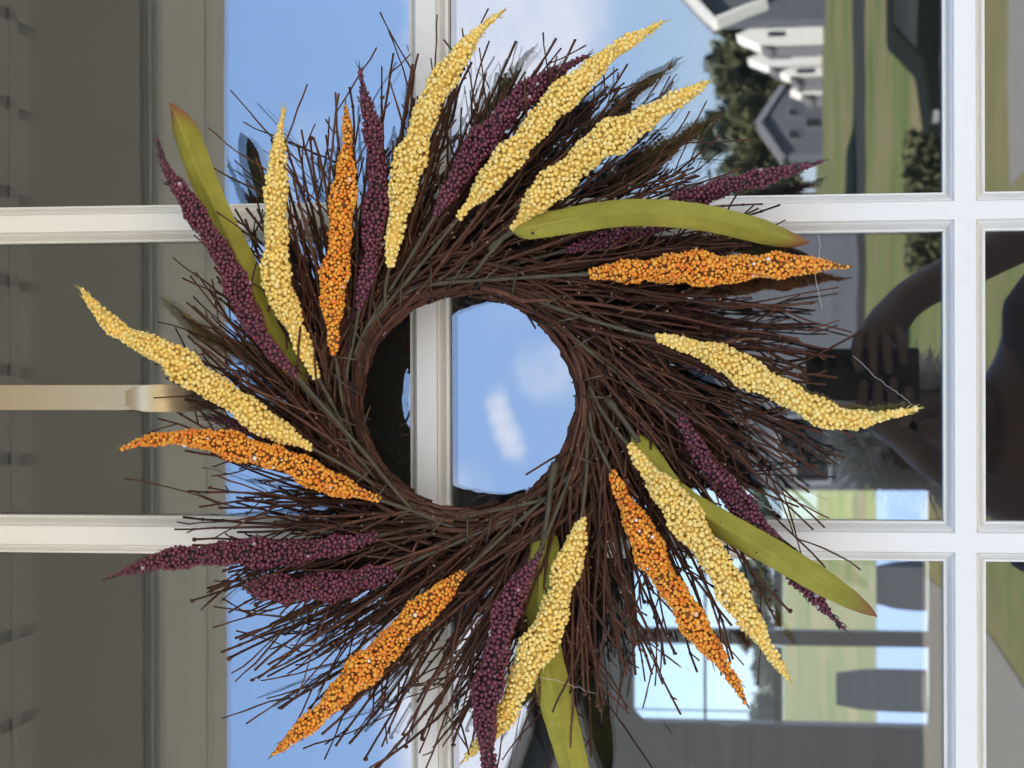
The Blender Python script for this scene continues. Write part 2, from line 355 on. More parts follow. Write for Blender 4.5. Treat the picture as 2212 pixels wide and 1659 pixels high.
pr = MB(); pr.poly_prism([(-9, -2.0, bz1 + .22), (-9, 9, 6.2), (-9, 9, 6.5), (-9, -2.0, bz1 + .40)], (18, 0, 0))
tag(pr.build('porch_roof', mat('roof shingle', (.08, .08, .085), .9, var=.2, vscale=3)), 'dark shingled roof over the porch', 'roof')
ps = thing('soffit_trim', (0, -1.0, bz1), 'grey stepped soffit trim with dark gaps along the porch ceiling', 'trim')
TRIMC = mat('soffit trim paint', (.45, .43, .36), .75, var=.05, vscale=6); GAP_SHADE = mat('dark gap shade', (.20, .19, .165), .8)
for row, (ua, ub, uc, dz) in enumerate(((66, 42, 22, .014), (21.5, -3, -120, .026))):
    ya, yb, yc = under(ua, bz1 - dz), under(ub, bz1 - dz), under(uc, bz1 - dz)
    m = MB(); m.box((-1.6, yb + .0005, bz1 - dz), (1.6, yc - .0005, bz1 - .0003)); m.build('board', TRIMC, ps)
    m = MB(); m.box((-1.6, ya + .002, bz1 - dz + .003), (1.6, yb, bz1 - .0004)); m.build('gap_shade_strip', GAP_SHADE, ps)  # dark strip behind the panels: the gaps' shade is put into its colour
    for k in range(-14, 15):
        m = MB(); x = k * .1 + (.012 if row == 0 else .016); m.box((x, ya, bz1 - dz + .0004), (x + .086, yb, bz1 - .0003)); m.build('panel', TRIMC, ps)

# ------------------------------------------------------------------ room behind the glass
WALL_IN = mat('room wall', (.16, .17, .19), .8, var=.06, vscale=2); FLOOR_IN = mat('room floor', (.10, .075, .05), .5, var=.2, vscale=3, stretch=(6, .6, 1))
DARK = mat('dark trim', (.05, .055, .06), .5)
def T(u, v, d): return P(u, v, -d)
WY = 7.0
w0 = T(2005, 1060, WY); w1 = T(1366, 1560, WY); WX0, WX1, WZ0, WZ1 = w1[0], w0[0], w0[2], w1[2]
rm = MB()
rm.box((-2.6, .13, -.25), (-2.5, WY, 2.9)); rm.box((2.5, .13, -.25), (2.6, WY, 2.9)); rm.box((-2.6, .13, 2.8), (2.6, WY + .12, 2.9))
for a, b, c, d in ((-2.6, WX0, -.25, 2.8), (WX1, 2.6, -.25, 2.8), (WX0, WX1, -.25, WZ0), (WX0, WX1, WZ1, 2.8)): rm.box((a, WY, c), (b, WY + .12, d))
struct(rm.build('room_wall', WALL_IN))
fl = MB(); fl.box((-2.6, .13, -.35), (2.6, WY + .12, -.252)); struct(fl.build('room_floor', FLOOR_IN))
win = thing('rear_window', ((WX0 + WX1) / 2, WY, WZ0), 'bright two-sash rear window seen through the lower right glass', 'window')
def wbar(n, u0, u1, v0, v1, y0=WY + .01, y1=WY + .07):
    a = T(u0, v0, WY); b = T(u1, v1, WY); m = MB(); m.box((a[0], y0, a[2]), (b[0], y1, b[2])); m.build(n, DARK, win)
wbar('mullion', 1366, 2005, 1358, 1400); wbar('meeting_rail', 1671, 1690, 1060, 1357); wbar('meeting_rail', 1671, 1690, 1401, 1560)
wbar('grille_bar', 1519, 1525, 1060, 1357, WY + .03, WY + .05); wbar('grille_bar', 1519, 1525, 1401, 1560, WY + .03, WY + .05)
wbar('grille_bar', 1366, 1670, 1536, 1540, WY + .032, WY + .048)
gm = MB(); gm.v = [(WX0, WY + .06, WZ0), (WX1, WY + .06, WZ0), (WX1, WY + .06, WZ1), (WX0, WY + .06, WZ1)]; gm.f = [(0, 1, 2, 3)]; gm.mi = [0]
gm.build('pane', glass_mat('rear glass', .03, (.9, .92, .92)), win)
hr = thing('stair_rail', T(1400, 1600, 5), 'pale sloping stair rail in the dim room behind the glass', 'railing')
m = MB(); m.tube([T(1340, 1540, 5), T(1480, 1680, 5.0)], [.04, .04], 8); m.build('handrail', mat('rail paint', (.85, .86, .88), .5), hr)
m = MB(); m.tube([T(1575, 1566, 5.6), T(1575, 1720, 5.6)], [.035, .035], 8); m.build('rail', MATS['rail paint'], hr)
# rear deck with two chairs
dk = MB(); dk.box((-4, WY + .13, .2), (3, WY + 3.4, .30)); struct(dk.build('deck', mat('grey deck', (.2, .2, .2), .8)))
def patio_chair(u0, u1, v0, v1, path, label):
    a = P(u0, v0, D - path); b = P(u1, v1, D - path); y = a[1]; xm = (a[0] + b[0]) / 2; w = abs(a[0] - b[0]); zt, zs = a[2], .72
    c = thing('patio_chair', (xm, y, .3), label, 'chair', 'patio chairs beyond the rear window'); mm = mat('chair resin', (.06, .075, .10), .5)
    m = MB(); rows = []
    for k in range(7):
        z = zs + (zt - zs) * k / 6; e = 1 - .25 * max(0, (k - 4) / 2) ** 2
        rows.append([(xm - w / 2 * e, y + .05 * k / 6, z), (xm + w / 2 * e, y + .05 * k / 6, z), (xm + w / 2 * e, y + .03 + .05 * k / 6, z), (xm - w / 2 * e, y + .03 + .05 * k / 6, z)])
    m.quadgrid(rows, close=True); m.f.append((27, 26, 25, 24)); m.mi.append(0); m.build('backrest', mm, c)
    m = MB(); m.box((xm - w / 2, y - .4, zs - .05), (xm + w / 2, y - .002, zs - .01)); m.build('seat', mm, c)
    for sx in (-1, 1):
        for sy in (-.38, -.03):
            m = MB(); m.tube([(xm + sx * (w / 2 - .02), y + sy, .301), (xm + sx * (w / 2 - .03), y + sy, zs - .052)], [.016, .02], 8); m.build('leg', mm, c)
        m = MB(); m.box((xm + sx * w / 2 - .02, y - .38, zs + .19), (xm + sx * w / 2 + .02, y - .003, zs + .21)); m.build('armrest', mm, c)
patio_chair(1806, 2001, 1446, 1542, 10.0, 'dark patio chair with squared back beyond the rear window')
patio_chair(1893, 2003, 1212, 1322, 9.7, 'lower dark patio chair with rounded back beyond the rear window')

# ------------------------------------------------------------------ mirrored neighbourhood
WHITE = mat('white house trim', (.80, .80, .78), .6); ROOF = mat('grey roof', (.10, .10, .11), .9, var=.2, vscale=2)
def clap(name, col): return mat(name, col, .75, var=.28, vscale=5, stretch=(.05, .05, 1.6))
def gable_house(name, x0, x1, path, depth, z0, ze, zr, wall, label, cat='house', group=None, wins=(), ridge=None, trim=.25, tm=None):
    y = -(path - D); xr = (x0 + x1) / 2 if ridge is None else ridge
    h = thing(name, ((x0 + x1) / 2, y, z0), label, cat, group)
    m = MB(); m.poly_prism([(x0, y, z0), (x1, y, z0), (x1, y, ze), (xr, y, zr), (x0, y, ze)], (0, -depth, 0)); m.build('wall', wall, h)
    ov = .35
    for (xe) in (x0, x1):
        dx, dz = xe - xr, ze - zr; L = math.hypot(dx, dz); ex, ez = xe + dx / L * ov, ze + dz / L * ov
        m = MB(); m.poly_prism([(xr, y + ov, zr + .02), (ex, y + ov, ez + .02), (ex, y + ov, ez + .22), (xr, y + ov, zr + .22)], (0, -depth - 2 * ov, 0)); m.build('roof', ROOF, h)
        m = MB(); m.poly_prism([(xr, y + ov + .002, zr - trim * .55), (ex, y + ov + .002, ez - trim * .55), (ex, y + ov + .002, ez + trim * .75), (xr, y + ov + .002, zr + trim * .75)], (0, .05, 0)); m.build('rake_trim', tm or WHITE, h)
    for (wx, wz, ww, wh) in wins:
        f = MB(); f.box((wx - ww / 2 - .1, y, wz - .1), (wx + ww / 2 + .1, y + .06, wz + wh + .1)); fo = f.build('window', tm or WHITE, h)
        f = MB(); f.box((wx - ww / 2, y + .05, wz), (wx + ww / 2, y + .075, wz + wh)); f.build('pane', FAR_GLASS, fo)
    return h
def ux(v, path): return P(1765, v, D - path)[0]
def uz(u, path): return P(u, 810, D - path)[2]
SLATE = clap('slate clapboard', (.085, .095, .115)); GREYC = clap('grey clapboard', (.115, .125, .15)); CHAR = clap('charcoal clapboard', (.055, .058, .062)); LILAC = clap('pale grey clapboard', (.15, .15, .17))
hA = gable_house('neighbour_house', ux(40, 105), ux(40, 105) + 20, 105, 2.5, 1.0, uz(1540, 105), uz(1540, 105) + 10, SLATE, 'grey house with white rake trim at the upper right of the glass', trim=.5, ridge=ux(40, 105) + 11)
m = MB(); a = Q(1532, 42, 101); b = Q(1645, -4, 101); m.poly_prism([a, b, b + [0, 0, -.22], a + [0, 0, -.30]], (0, -3.2, 0)); m.build('porch_roof', WHITE, hA)
gable_house('neighbour_house', ux(1062, 64), ux(452, 64), 64, 9, zg(-62.5) - .2, uz(1570, 64), uz(1440, 64), GREYC, 'grey clapboard house mirrored behind the photographer', tm=mat('soft grey trim', (.30, .31, .34), .7),
            wins=((ux(1010, 64), uz(1790, 64), .8, 1.0), (ux(940, 64), uz(1820, 64), 1.0, 1.9)))
gable_house('garage', -13.5, ux(1222, 38), 38, 5, zg(-36.5) - .1, uz(1285, 38), uz(1285, 38) + 1.9, CHAR, 'dark charcoal garage at the end of the driveway', 'garage', trim=.08, tm=CHAR)
gable_house('neighbour_house', ux(332, 168), ux(192, 168), 168, 6, 1.05, uz(1690, 168), uz(1640, 168), SLATE, 'small slate house with pale gable among the far trees', trim=.42, tm=mat('pale blue grey trim', (.17, .18, .21), .7),
            wins=((ux(290, 168), uz(1730, 168), .7, .85), (ux(240, 168), uz(1730, 168), .7, .85), (ux(265, 168), uz(1775, 168), .7, 1.2)))
WH = mat('white siding', (.68, .67, .65), .6, var=.04, vscale=3)
row = [(1592, 1776, 50, 92, 101, 150), (1616, 1786, 102, 140, 152, 166), (1687, 1782, 146, 163, 182, 158), (1710, 1795, 184, 203, 215, 162)]
names = ['tallest and nearest white gabled town house in the mirrored row', 'second white gabled town house in the mirrored row', 'third and narrower white gabled town house in the mirrored row', 'farthest and smallest white gabled town house in the mirrored row']
for (ua, ub, va, vb, vc, path), lab in zip(row, names):
    y = -(path - D); xa, xb, xc = ux(vb, path), ux(va, path), ux(vc, path); zt, zb_ = uz(ua, path), zg(y) - .3; zs = zt - (xb - xa) * 1.15
    t = thing('town_house', ((xa + xb) / 2, y, zb_), lab, 'house', 'town houses in a row across the road')
    m = MB(); m.poly_prism([(xa, y, zb_), (xb, y, zb_), (xb, y, zs), ((xa + xb) / 2, y, zt), (xa, y, zs)], (0, -4, 0)); m.build('white_bay', WH, t)
    m = MB(); m.poly_prism([(xc, y - .6, zb_), (xa, y - .6, zb_), (xa, y - .6, zs - .3), (xc, y - .6, zs - 1.0)], (0, -4, 0)); m.build('wall', LILAC, t)
    m = MB(); m.poly_prism([(xc - .1, y - .4, zs - 1.0), (xa - .002, y - .4, zs - .29), (xa - .002, y - .4, zs - .05), (xc - .1, y - .4, zs - .75)], (0, -4.4, 0)); m.build('roof', ROOF, t)
    f = MB(); xm = (xa + xb) / 2; f.box((xm - .16, y, zs - 1.9), (xm + .16, y + .05, zs - .6)); f.build('window', FAR_GLASS, t)

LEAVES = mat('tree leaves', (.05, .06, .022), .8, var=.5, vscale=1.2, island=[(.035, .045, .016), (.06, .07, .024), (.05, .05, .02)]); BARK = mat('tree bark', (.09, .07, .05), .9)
LEAVES_FAR = mat('far tree leaves', (.10, .125, .10), .85, var=.4, vscale=1.0)  # paler leaf copy: distance haze is put into the colour
def tree(x, y, z0, hgt, wid, n, label, cat='tree', group='trees beyond the far houses', lm=LEAVES, name='broadleaf_tree', ls=.22):
    t = thing(name, (x, y, z0), label, cat, group)
    m = MB(); m.tube([(x, y, z0 - .2), (x + .1, y, z0 + hgt * .35), (x - .05, y, z0 + hgt * .7)], [hgt * .035, hgt * .025, hgt * .01], 7)
    for k in range(5):
        an = k * 1.3; m.tube([(x, y, z0 + hgt * (.3 + .07 * k)), (x + math.cos(an) * wid * .3, y + math.sin(an) * wid * .3, z0 + hgt * (.5 + .07 * k))], [hgt * .013, hgt * .005], 5)
    m.build('trunk', BARK, t)
    cl = [(rng.normal(0, .28), rng.normal(0, .28), rng.uniform(.3, .92), rng.uniform(.18, .34)) for _ in range(16)]
    c = rng.integers(0, 16, n); dirs = rng.normal(size=(n, 3)); dirs /= np.linalg.norm(dirs, axis=1)[:, None]; rr = rng.uniform(.55, 1.08, n)[:, None]
    ca = np.array(cl)[c]; p = np.stack([x + ca[:, 0] * wid * .8, y + ca[:, 1] * wid * .8, z0 + ca[:, 2] * hgt], 1) + dirs * rr * (ca[:, 3:4] * np.array([wid, wid, hgt * .55]))
    e1 = rng.normal(size=(n, 3)) * ls; e2 = rng.normal(size=(n, 3)) * ls
    q = np.stack([p - e1, p + e2, p + e1, p - e2], 1).reshape(-1, 3)
    m = MB(); m.v = [tuple(v) for v in q]; m.f = [tuple(range(4 * i, 4 * i + 4)) for i in range(n)]; m.mi = [0] * n
    m.build('crown', lm, t)
ORD = ['uppermost', 'second from the top,', 'third from the top,', 'fourth from the top,', 'fifth from the top,', 'sixth from the top,', 'seventh from the top,', 'lowest placed']
k = 0
for (v, utop, w) in ((400, 1590, 90), (350, 1575, 80), (290, 1568, 90), (235, 1570, 80), (180, 1560, 80), (120, 1556, 80), (70, 1560, 70), (455, 1600, 80)):
    path = 192 + 7 * (k % 3); y = -(path - D); z0 = zg(y); hg = uz(utop, path) - z0
    tree(ux(v, path), y, z0, hg, abs(ux(v - w, path) - ux(v, path)), 2400, ORD[(70, 120, 180, 235, 290, 350, 400, 455).index(v)] + ' dark green tree in the line behind the mirrored houses'); k += 1
for (v, utop, w) in ((420, 1545, 120), (300, 1525, 130), (190, 1530, 120), (110, 1545, 110)):
    path = 420; y = -(path - D); z0 = zg(y); hg = uz(utop, path) - z0
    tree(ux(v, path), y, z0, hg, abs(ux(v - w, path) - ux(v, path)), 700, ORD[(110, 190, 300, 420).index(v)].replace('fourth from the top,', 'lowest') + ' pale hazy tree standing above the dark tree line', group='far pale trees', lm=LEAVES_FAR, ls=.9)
for k in range(7):
    x = -54 + 6.0 * k + rng.uniform(-1, 1); y = 300 + rng.uniform(-8, 8)
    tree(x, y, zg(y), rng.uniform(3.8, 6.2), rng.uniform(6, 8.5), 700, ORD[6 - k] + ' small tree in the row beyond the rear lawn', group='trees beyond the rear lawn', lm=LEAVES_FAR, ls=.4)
# low dark hedge
hd = MB(); n = 2600; x0, x1 = ux(585, 33), ux(285, 33)
p = np.stack([rng.uniform(x0, x1, n), rng.uniform(-32.2, -31.4, n), rng.uniform(-.65, .10, n)], 1); e1 = rng.normal(size=(n, 3)) * .04; e2 = rng.normal(size=(n, 3)) * .04
hd.v = [tuple(v) for v in np.stack([p - e1, p + e2, p + e1, p - e2], 1).reshape(-1, 3)]; hd.f = [tuple(range(4 * i, 4 * i + 4)) for i in range(n)]; hd.mi = [0] * n
tag(hd.build('hedge', LEAVES), 'low dark hedge mirrored between lawn and road', 'hedge')
# parked car
def car():
    x0 = ux(272, 30); y = -28.5; z0 = zg(y); L = 4.5; c = thing('parked_car', (x0 + L / 2, y, z0), 'dark green parked car mirrored at the right of the door', 'car')
    body = mat('dark green car paint', (.008, .011, .009), .9, spec=.05); rub = mat('tyre rubber', (.02, .02, .02), .8); met = mat('wheel metal', (.5, .5, .5), .3, metal=1)
    side = [(0, .35), (.05, .75), (.9, .88), (1.35, 1.3), (3.2, 1.34), (3.95, .95), (4.42, .88), (4.5, .4), (4.3, .22), (.2, .22)]
    def pr(pts, ya, yb, m, n, par):
        q = MB(); q.poly_prism([(x0 + a, ya, z0 + b) for a, b in pts], (0, yb - ya, 0)); return q.build(n, m, par)
    b = pr(side, y, y - 1.7, body, 'body', c); bv = b.modifiers.new('Bevel', 'BEVEL'); bv.width = .07; bv.segments = 3
    pr([(1.05, .92), (1.45, 1.25), (2.2, 1.27), (2.2, .92)], y + .012, y - .03, FAR_GLASS, 'side_window', c)
    pr([(2.28, .92), (2.28, 1.27), (3.1, 1.27), (3.6, .94)], y + .012, y - .03, FAR_GLASS, 'side_window', c)
    for wx in (.85, 3.65):
        m = MB(); m.tube([(x0 + wx, y + .03, z0 + .32), (x0 + wx, y - .2, z0 + .32)], [.32, .32], 20); w = m.build('wheel', rub, c)
        m = MB(); m.tube([(x0 + wx, y + .04, z0 + .32), (x0 + wx, y - .1, z0 + .32)], [.19, .19], 14); m.build('rim', met, w)
    m = MB(); m.box((x0 + .03, y + .006, z0 + .62), (x0 + .2, y - .2, z0 + .70)); m.build('headlight', mat('lamp lens', (.3, .32, .32), .2), c)
car()

# ------------------------------------------------------------------ photographer
def skin_mesh(name, verts, edges_, rad, m, parent=None, sub=2, root=0):
    me = bpy.data.meshes.new(name); org = np.array(ORG.get(parent.name) if parent else (0, 0, 0))
    me.from_pydata([tuple(np.array(v) - org) for v in verts], edges_, []); me.materials.append(m)
    o = bpy.data.objects.new(name, me); COL.objects.link(o)
    if parent: o.parent = parent
    o.modifiers.new('Skin', 'SKIN'); sd = me.skin_vertices[0].data
    for i, r in enumerate(rad): sd[i].radius = r if isinstance(r, tuple) else (r, r); sd[i].use_root = (i == root)
    o.modifiers['Skin'].use_smooth_shade = True
    s = o.modifiers.new('Subdivision', 'SUBSURF'); s.levels = sub; s.render_levels = sub
    return o
SKINM = mat('skin', (.17, .095, .065), .55, var=.1, vscale=30); SHIRT = mat('brown shirt cloth', (.07, .052, .045), .85, var=.2, vscale=9, bump=.004, bscale=14); TROUS = mat('dark trousers cloth', (.03, .032, .04), .85)
HAIRM = mat('grey hair', (.34, .32, .28), .6, island=[(.62, .58, .52), (.74, .70, .63), (.82, .79, .73)])  # lightened beyond plain grey: sunlight on the hair is put into its colour
per = thing('person', (-.08, -1.95, -.2), 'photographer in a brown shirt holding up a phone, mirrored in the glass', 'person')
V = {}; vs, es, rs = [], [], []
def jv(n, p, r, to=None):
    V[n] = len(vs); vs.append(p); rs.append(r)
    if to: es.append((V[to], V[n]))
cx, cy = -.09, -1.95
jv('pelvis', (cx, cy, .72), (.16, .11)); jv('waist', (cx, cy, .88), (.145, .105), 'pelvis'); jv('chest', (cx, cy, 1.05), (.17, .12), 'waist'); jv('upper', (cx, cy - .01, 1.15), (.13, .09), 'chest')
jv('neck', (cx, cy + .005, 1.225), .058, 'upper'); jv('jaw', (cx, cy + .05, 1.262), .058, 'neck'); jv('face', (cx, cy + .04, 1.325), .072, 'jaw'); jv('crown', (cx, cy + .02, 1.385), .066, 'face')
jv('nose', (cx, cy + .132, 1.315), .012, 'face')
for s, n in ((-1, 'l'), (1, 'r')):
    jv('ear' + n, (cx + s * .092, cy + .02, 1.315), (.012, .02), 'face')
    jv('sh' + n, (cx + s * .185, cy - .01, 1.135), .062, 'upper')
    if s < 0: el, wr, pa = (cx - .27, cy + .13, .93), (-.125, -1.60, 1.345), (-.062, -1.535, 1.405)
    else: el, wr, pa = (.30, -1.80, 1.01), (.115, -1.585, 1.365), (.058, -1.535, 1.412)
    jv('el' + n, el, .045, 'sh' + n); jv('wr' + n, wr, (.030, .026), 'el' + n); jv('pa' + n, pa, (.036, .018), 'wr' + n)
    for q in range(4):
        z = pa[2] + .030 - .021 * q; x = pa[0]; L = (.9, 1.0, .95, .75)[q]
        jv('k%d' % q + n, (x - s * .006, -1.508, z), .0095, 'pa' + n); jv('m%d' % q + n, (x - s * .034 * L, -1.487, z + .001), .0085, 'k%d' % q + n); jv('t%d' % q + n, (x - s * .062 * L, -1.4895, z - .002), .007, 'm%d' % q + n)
    jv('th1' + n, (pa[0] - s * .012, -1.548, pa[2] + .022), .0105, 'pa' + n); jv('th2' + n, (pa[0] - s * .030, -1.533, pa[2] + .038), .009, 'th1' + n)
    jv('hip' + n, (cx + s * .09, cy, .66), .085, 'pelvis'); jv('kn' + n, (cx + s * .10, cy + .03, .26), .058, 'hip' + n); jv('an' + n, (cx + s * .10, cy - .02, -.12), .04, 'kn' + n); jv('to' + n, (cx + s * .11, cy + .13, -.165), .034, 'an' + n)
skin_mesh('body', vs, es, rs, SKINM, per)
def sub_skin(name, keys, grow, m):
    ids = {k: i for i, k in enumerate(keys)}; e = []
    inv = {v: k for k, v in V.items()}
    for a, b in es:
        if inv[a] in ids and inv[b] in ids: e.append((ids[inv[a]], ids[inv[b]]))
    gr = lambda r: tuple(q * grow + .004 for q in r) if isinstance(r, tuple) else r * grow + .004
    return skin_mesh(name, [vs[V[k]] for k in keys], e, [gr(rs[V[k]]) for k in keys], m, per)
sub_skin('shirt', ['pelvis', 'waist', 'chest', 'upper', 'shl', 'shr', 'ell', 'elr'], 1.13, SHIRT)
sub_skin('trousers', ['pelvis', 'hipl', 'hipr', 'knl', 'knr', 'anl', 'anr'], 1.12, TROUS)
sub_skin('shoes', ['anl', 'tol'], 1.2, mat('shoe', (.05, .04, .035), .6)); sub_skin('shoes', ['anr', 'tor'], 1.2, MATS['shoe'])
m = MB()
for k in range(6500):
    th = random.uniform(0, 2 * math.pi); ph = math.acos(random.uniform(-.55, 1))
    d = np.array([math.cos(th) * math.sin(ph), math.sin(th) * math.sin(ph), math.cos(ph)])
    if d[1] > .45 and d[2] < .62: continue
    b = np.array([cx, cy + .02, 1.34]) + d * np.array([.082, .098, .105]); e = b + (d + rng.normal(0, .7, 3)) * .024 + np.array([0, 0, -.006])
    m.tube([b - d * .01, (b + e) / 2 + d * .006, e], [.0022, .0020, .0007], 3, caps=False)
cap = [[(cx + .084 * math.sin(p_) * math.cos(t_), cy - .022 + .098 * math.sin(p_) * math.sin(t_), 1.338 + .103 * math.cos(p_)) for t_ in np.linspace(0, 2 * math.pi, 20, endpoint=False)] for p_ in np.linspace(.05, 2.1, 9)]
m.quadgrid(cap, close=True)
m.build('hair', HAIRM, per, kind='stuff')
ph = thing('smartphone', (0, -1.504, 1.36), 'black phone held up by the mirrored photographer', 'phone')
m = MB(); m.box((-.038, -1.512, 1.355), (.038, -1.5035, 1.517)); o = m.build('case', mat('phone case', (.035, .025, .021), .6), ph); bv = o.modifiers.new('Bevel', 'BEVEL'); bv.width = .003; bv.segments = 3
m = MB()
for zz in (1.5, 1.478, 1.457): m.tube([(.018, -1.5036, zz), (.018, -1.5015, zz)], [.008, .008], 16)
m.build('lens', mat('lens glass', (.01, .01, .015), .05), ph)

# ------------------------------------------------------------------ wreath hanger
BRASS = None
def brass():
    m = mat('tarnished brass', (.66, .53, .34), .32, metal=.78, var=.07, vscale=300, bump=.00007, bscale=900)
    return m
BRASS = brass()
hg = thing('wreath_hanger', P(300, 857, .024), 'tarnished brass strap hanger with a hooked end holding the wreath', 'hook')
vA, vB = 829, 886
prof = [(-620, .0215), (-300, .0215), (0, .0215), (200, .0215), (330, .0215), (400, .0218), (426, .0232), (437, .028), (430, .0345), (410, .0412), (385, .0470), (356, .0520), (330, .0545), (310, .0556), (295, .0558), (282, .0553), (272, .0546)]
wid = [1, 1, 1, 1, 1, 1, 1, 1.02, 1.03, 1.05, 1.06, 1.06, 1.06, 1.03, .95, .76, .5]
pts = spline([(a, b * 10000, w) for (a, b), w in zip(prof, wid)], 70)
m = MB(); rows = []
nrm = []
PP = [P(a[0], 857.5, a[1] / 10000) for a in pts]
for i, a in enumerate(pts):
    t = PP[min(i + 1, len(PP) - 1)] - PP[max(i - 1, 0)]; t /= np.linalg.norm(t); nn = np.cross(t, [1, 0, 0]); nn /= np.linalg.norm(nn)
    hw = .0094 * a[2] * (1 if a[1] < 300 or True else 1); c = PP[i] + np.array([-.0004 if a[1] < 300 else -.0010, 0, 0]); e = .0007
    rows.append([c + np.array([hw, 0, 0]) + nn * e, c + np.array([-hw, 0, 0]) + nn * e, c + np.array([-hw, 0, 0]) - nn * e, c + np.array([hw, 0, 0]) - nn * e])
m.quadgrid(rows, close=True); m.f.append((0, 1, 2, 3)); m.mi.append(0); b = len(m.v) - 4; m.f.append((b + 3, b + 2, b + 1, b)); m.mi.append(0)
o = m.build('strap', BRASS, hg)
bv = o.modifiers.new('Bevel', 'BEVEL'); bv.width = .0004; bv.segments = 2; bv.limit_method = 'ANGLE'; bv.angle_limit = R(50)
o.data.polygons.foreach_set('use_smooth', [True] * len(o.data.polygons))
wnm = o.modifiers.new('Normals', 'WEIGHTED_NORMAL')

# ------------------------------------------------------------------ wreath
CU, CV = 1012.0, 868.0; HR = .058
wre = thing('wreath', P(CU, CV, HR), 'round twig wreath stuck with yellow, orange and purple berry spikes and green leaves', 'wreath')
SC = (D - HR) / F_PX                       # metres per photo pixel at the wreath
def polar(r, a): return CU + r * math.cos(a), CV + r * math.sin(a)
def twig_path(a0, r0, hug, fan, L, h0, h1, bend):
    pts = []; a = a0; n1 = max(2, int(hug * r0 / 26))
    for k in range(n1 + 1):
        aa = a0 + hug * k / n1; u, v = polar(r0 + 4 * math.sin(3 * aa + a0 * 7), aa); pts.append((u, v, h0))
    u, v = polar(r0, a0 + hug); hd = a0 + hug + math.pi / 2 - fan; n2 = max(5, int(L / 42)); st = L / n2; kink = 0
    for k in range(n2):
        t = (k + 1) / n2; kink = kink * .70 + random.gauss(0, .046); hd_k = hd - bend * t + kink
        u += math.cos(hd_k) * st; v += math.sin(hd_k) * st
        pts.append((u, v, h0 + (h1 - h0) * (t ** .8) + random.gauss(0, .0008)))
    return pts
def add_twig(m, pts, ra, rb, branches=True, sides=6):
    n = len(pts); rad = []; out = []
    for k in range(n):
        r = ra + (rb - ra) * (k / (n - 1)) ** .8
        p = np.array(pts[k])
        if branches and 2 < k < n - 1 and random.random() < .55:
            d = (np.array(pts[k + 1]) - np.array(pts[k - 1])); d = d / np.linalg.norm(d[:2]) * 4.5; kn = random.uniform(1.25, 1.6)
            for o, f in ((-1, 1.0), (-.25, kn), (.35, kn * .96), (1, .97)): out.append(tuple(p + d * o)); rad.append(r * f * SC)
        else: out.append(tuple(p)); rad.append(r * SC)
    if branches: rad[-1] *= 1.12
    m.tube([P(*p) for p in out], rad, sides, capmi=1)
    if branches:
        for k in range(4, n - 1):
            if random.random() < .16:        # pale bud scars
                u, v, h = pts[k]; q = 1.5 + random.random(); c = P(u + random.uniform(-2, 2), v + random.uniform(-2, 2), h + (ra * .8) * SC); m.box(c - q * SC * .6, c + q * SC * .6, 1)
    if not branches: return
    for k in range(max(3, int(n * .42)), n - 1):
        if random.random() < .36:
            u, v, h = pts[k]; du, dv = pts[k + 1][0] - u, pts[k + 1][1] - v; an = math.atan2(dv, du) + random.choice((-1, 1)) * random.uniform(.25, .8)
            L = random.choice((12, 16, 22, 40, 70, 105, 150, 190)) * random.uniform(.8, 1.2); q = [(u, v, h)]; ns = max(2, int(L / 26))
            dh = random.gauss(0, .012)
            for j in range(ns):
                an += random.gauss(0, .07) - .03 * (an - math.atan2(dv, du)); u += math.cos(an) * L / ns; v += math.sin(an) * L / ns; q.append((u, v, h + dh * (j + 1) / ns))
            rr = (ra + (rb - ra) * (k / (n - 1))) * .72
            m.tube([P(*p) for p in q], [max(1.6, rr * (1 - .3 * j / ns)) * SC * (1.3 if (j and random.random() < .4) else 1) for j in range(ns + 1)], 5, capmi=1)
    u, v, h = pts[-1]                       # bud at the tip now and then
    if random.random() < .12:
        m.tube([P(u - 3, v, h), P(u, v, h), P(u + 4, v, h), P(u + 7, v, h)], [rb * SC, 2.1 * rb * SC, 2.1 * rb * SC, rb * .7 * SC], 6)
NB = 19; twigs = []
def rmax(a):
    """how far the spray reaches, by direction in the photo (0 = right, 90 = down)"""
    d = math.degrees(a) % 360
    return float(np.interp(d, [0, 25, 60, 90, 120, 150, 180, 215, 250, 280, 320, 345, 360], [860, 860, 830, 870, 840, 730, 690, 680, 800, 850, 830, 800, 850]))
def clip(pts):
    e = math.degrees(math.atan2(pts[-1][1] - CV, pts[-1][0] - CU)) % 360; thin = .38 if 205 < e < 262 else .27
    q = random.random(); lim = random.uniform(.48, .72) if q < thin else (random.uniform(.66, .88) if q < thin + .4 else random.uniform(.85, 1.0))
    for k in range(4, len(pts)):
        du, dv = pts[k][0] - CU, pts[k][1] - CV
        if math.hypot(du, dv) > lim * rmax(math.atan2(dv, du)): return pts[:k]
    return pts
for b in range(NB):
    ab = 2 * math.pi * b / NB + random.uniform(-.07, .07)
    for k in range(random.randint(32, 50)):
        a0 = ab + random.gauss(0, .07) - .5; r0 = random.choice((random.uniform(236, 262), random.uniform(240, 300), random.uniform(262, 330)))
        fan = random.gauss(.26, .15) + (r0 - 270) * .0012; L = 820
        h0 = random.uniform(.030, .083); h1 = min(.10, max(.022, h0 + random.gauss(.004, .020)))
        twigs.append((clip(twig_path(a0, r0, random.uniform(.15, .75), fan, L, h0, h1, random.gauss(.09, .25))), random.uniform(3.8, 6.6), random.uniform(1.6, 2.9), h0))
twigs.sort(key=lambda t: -t[3])
mass = MB()
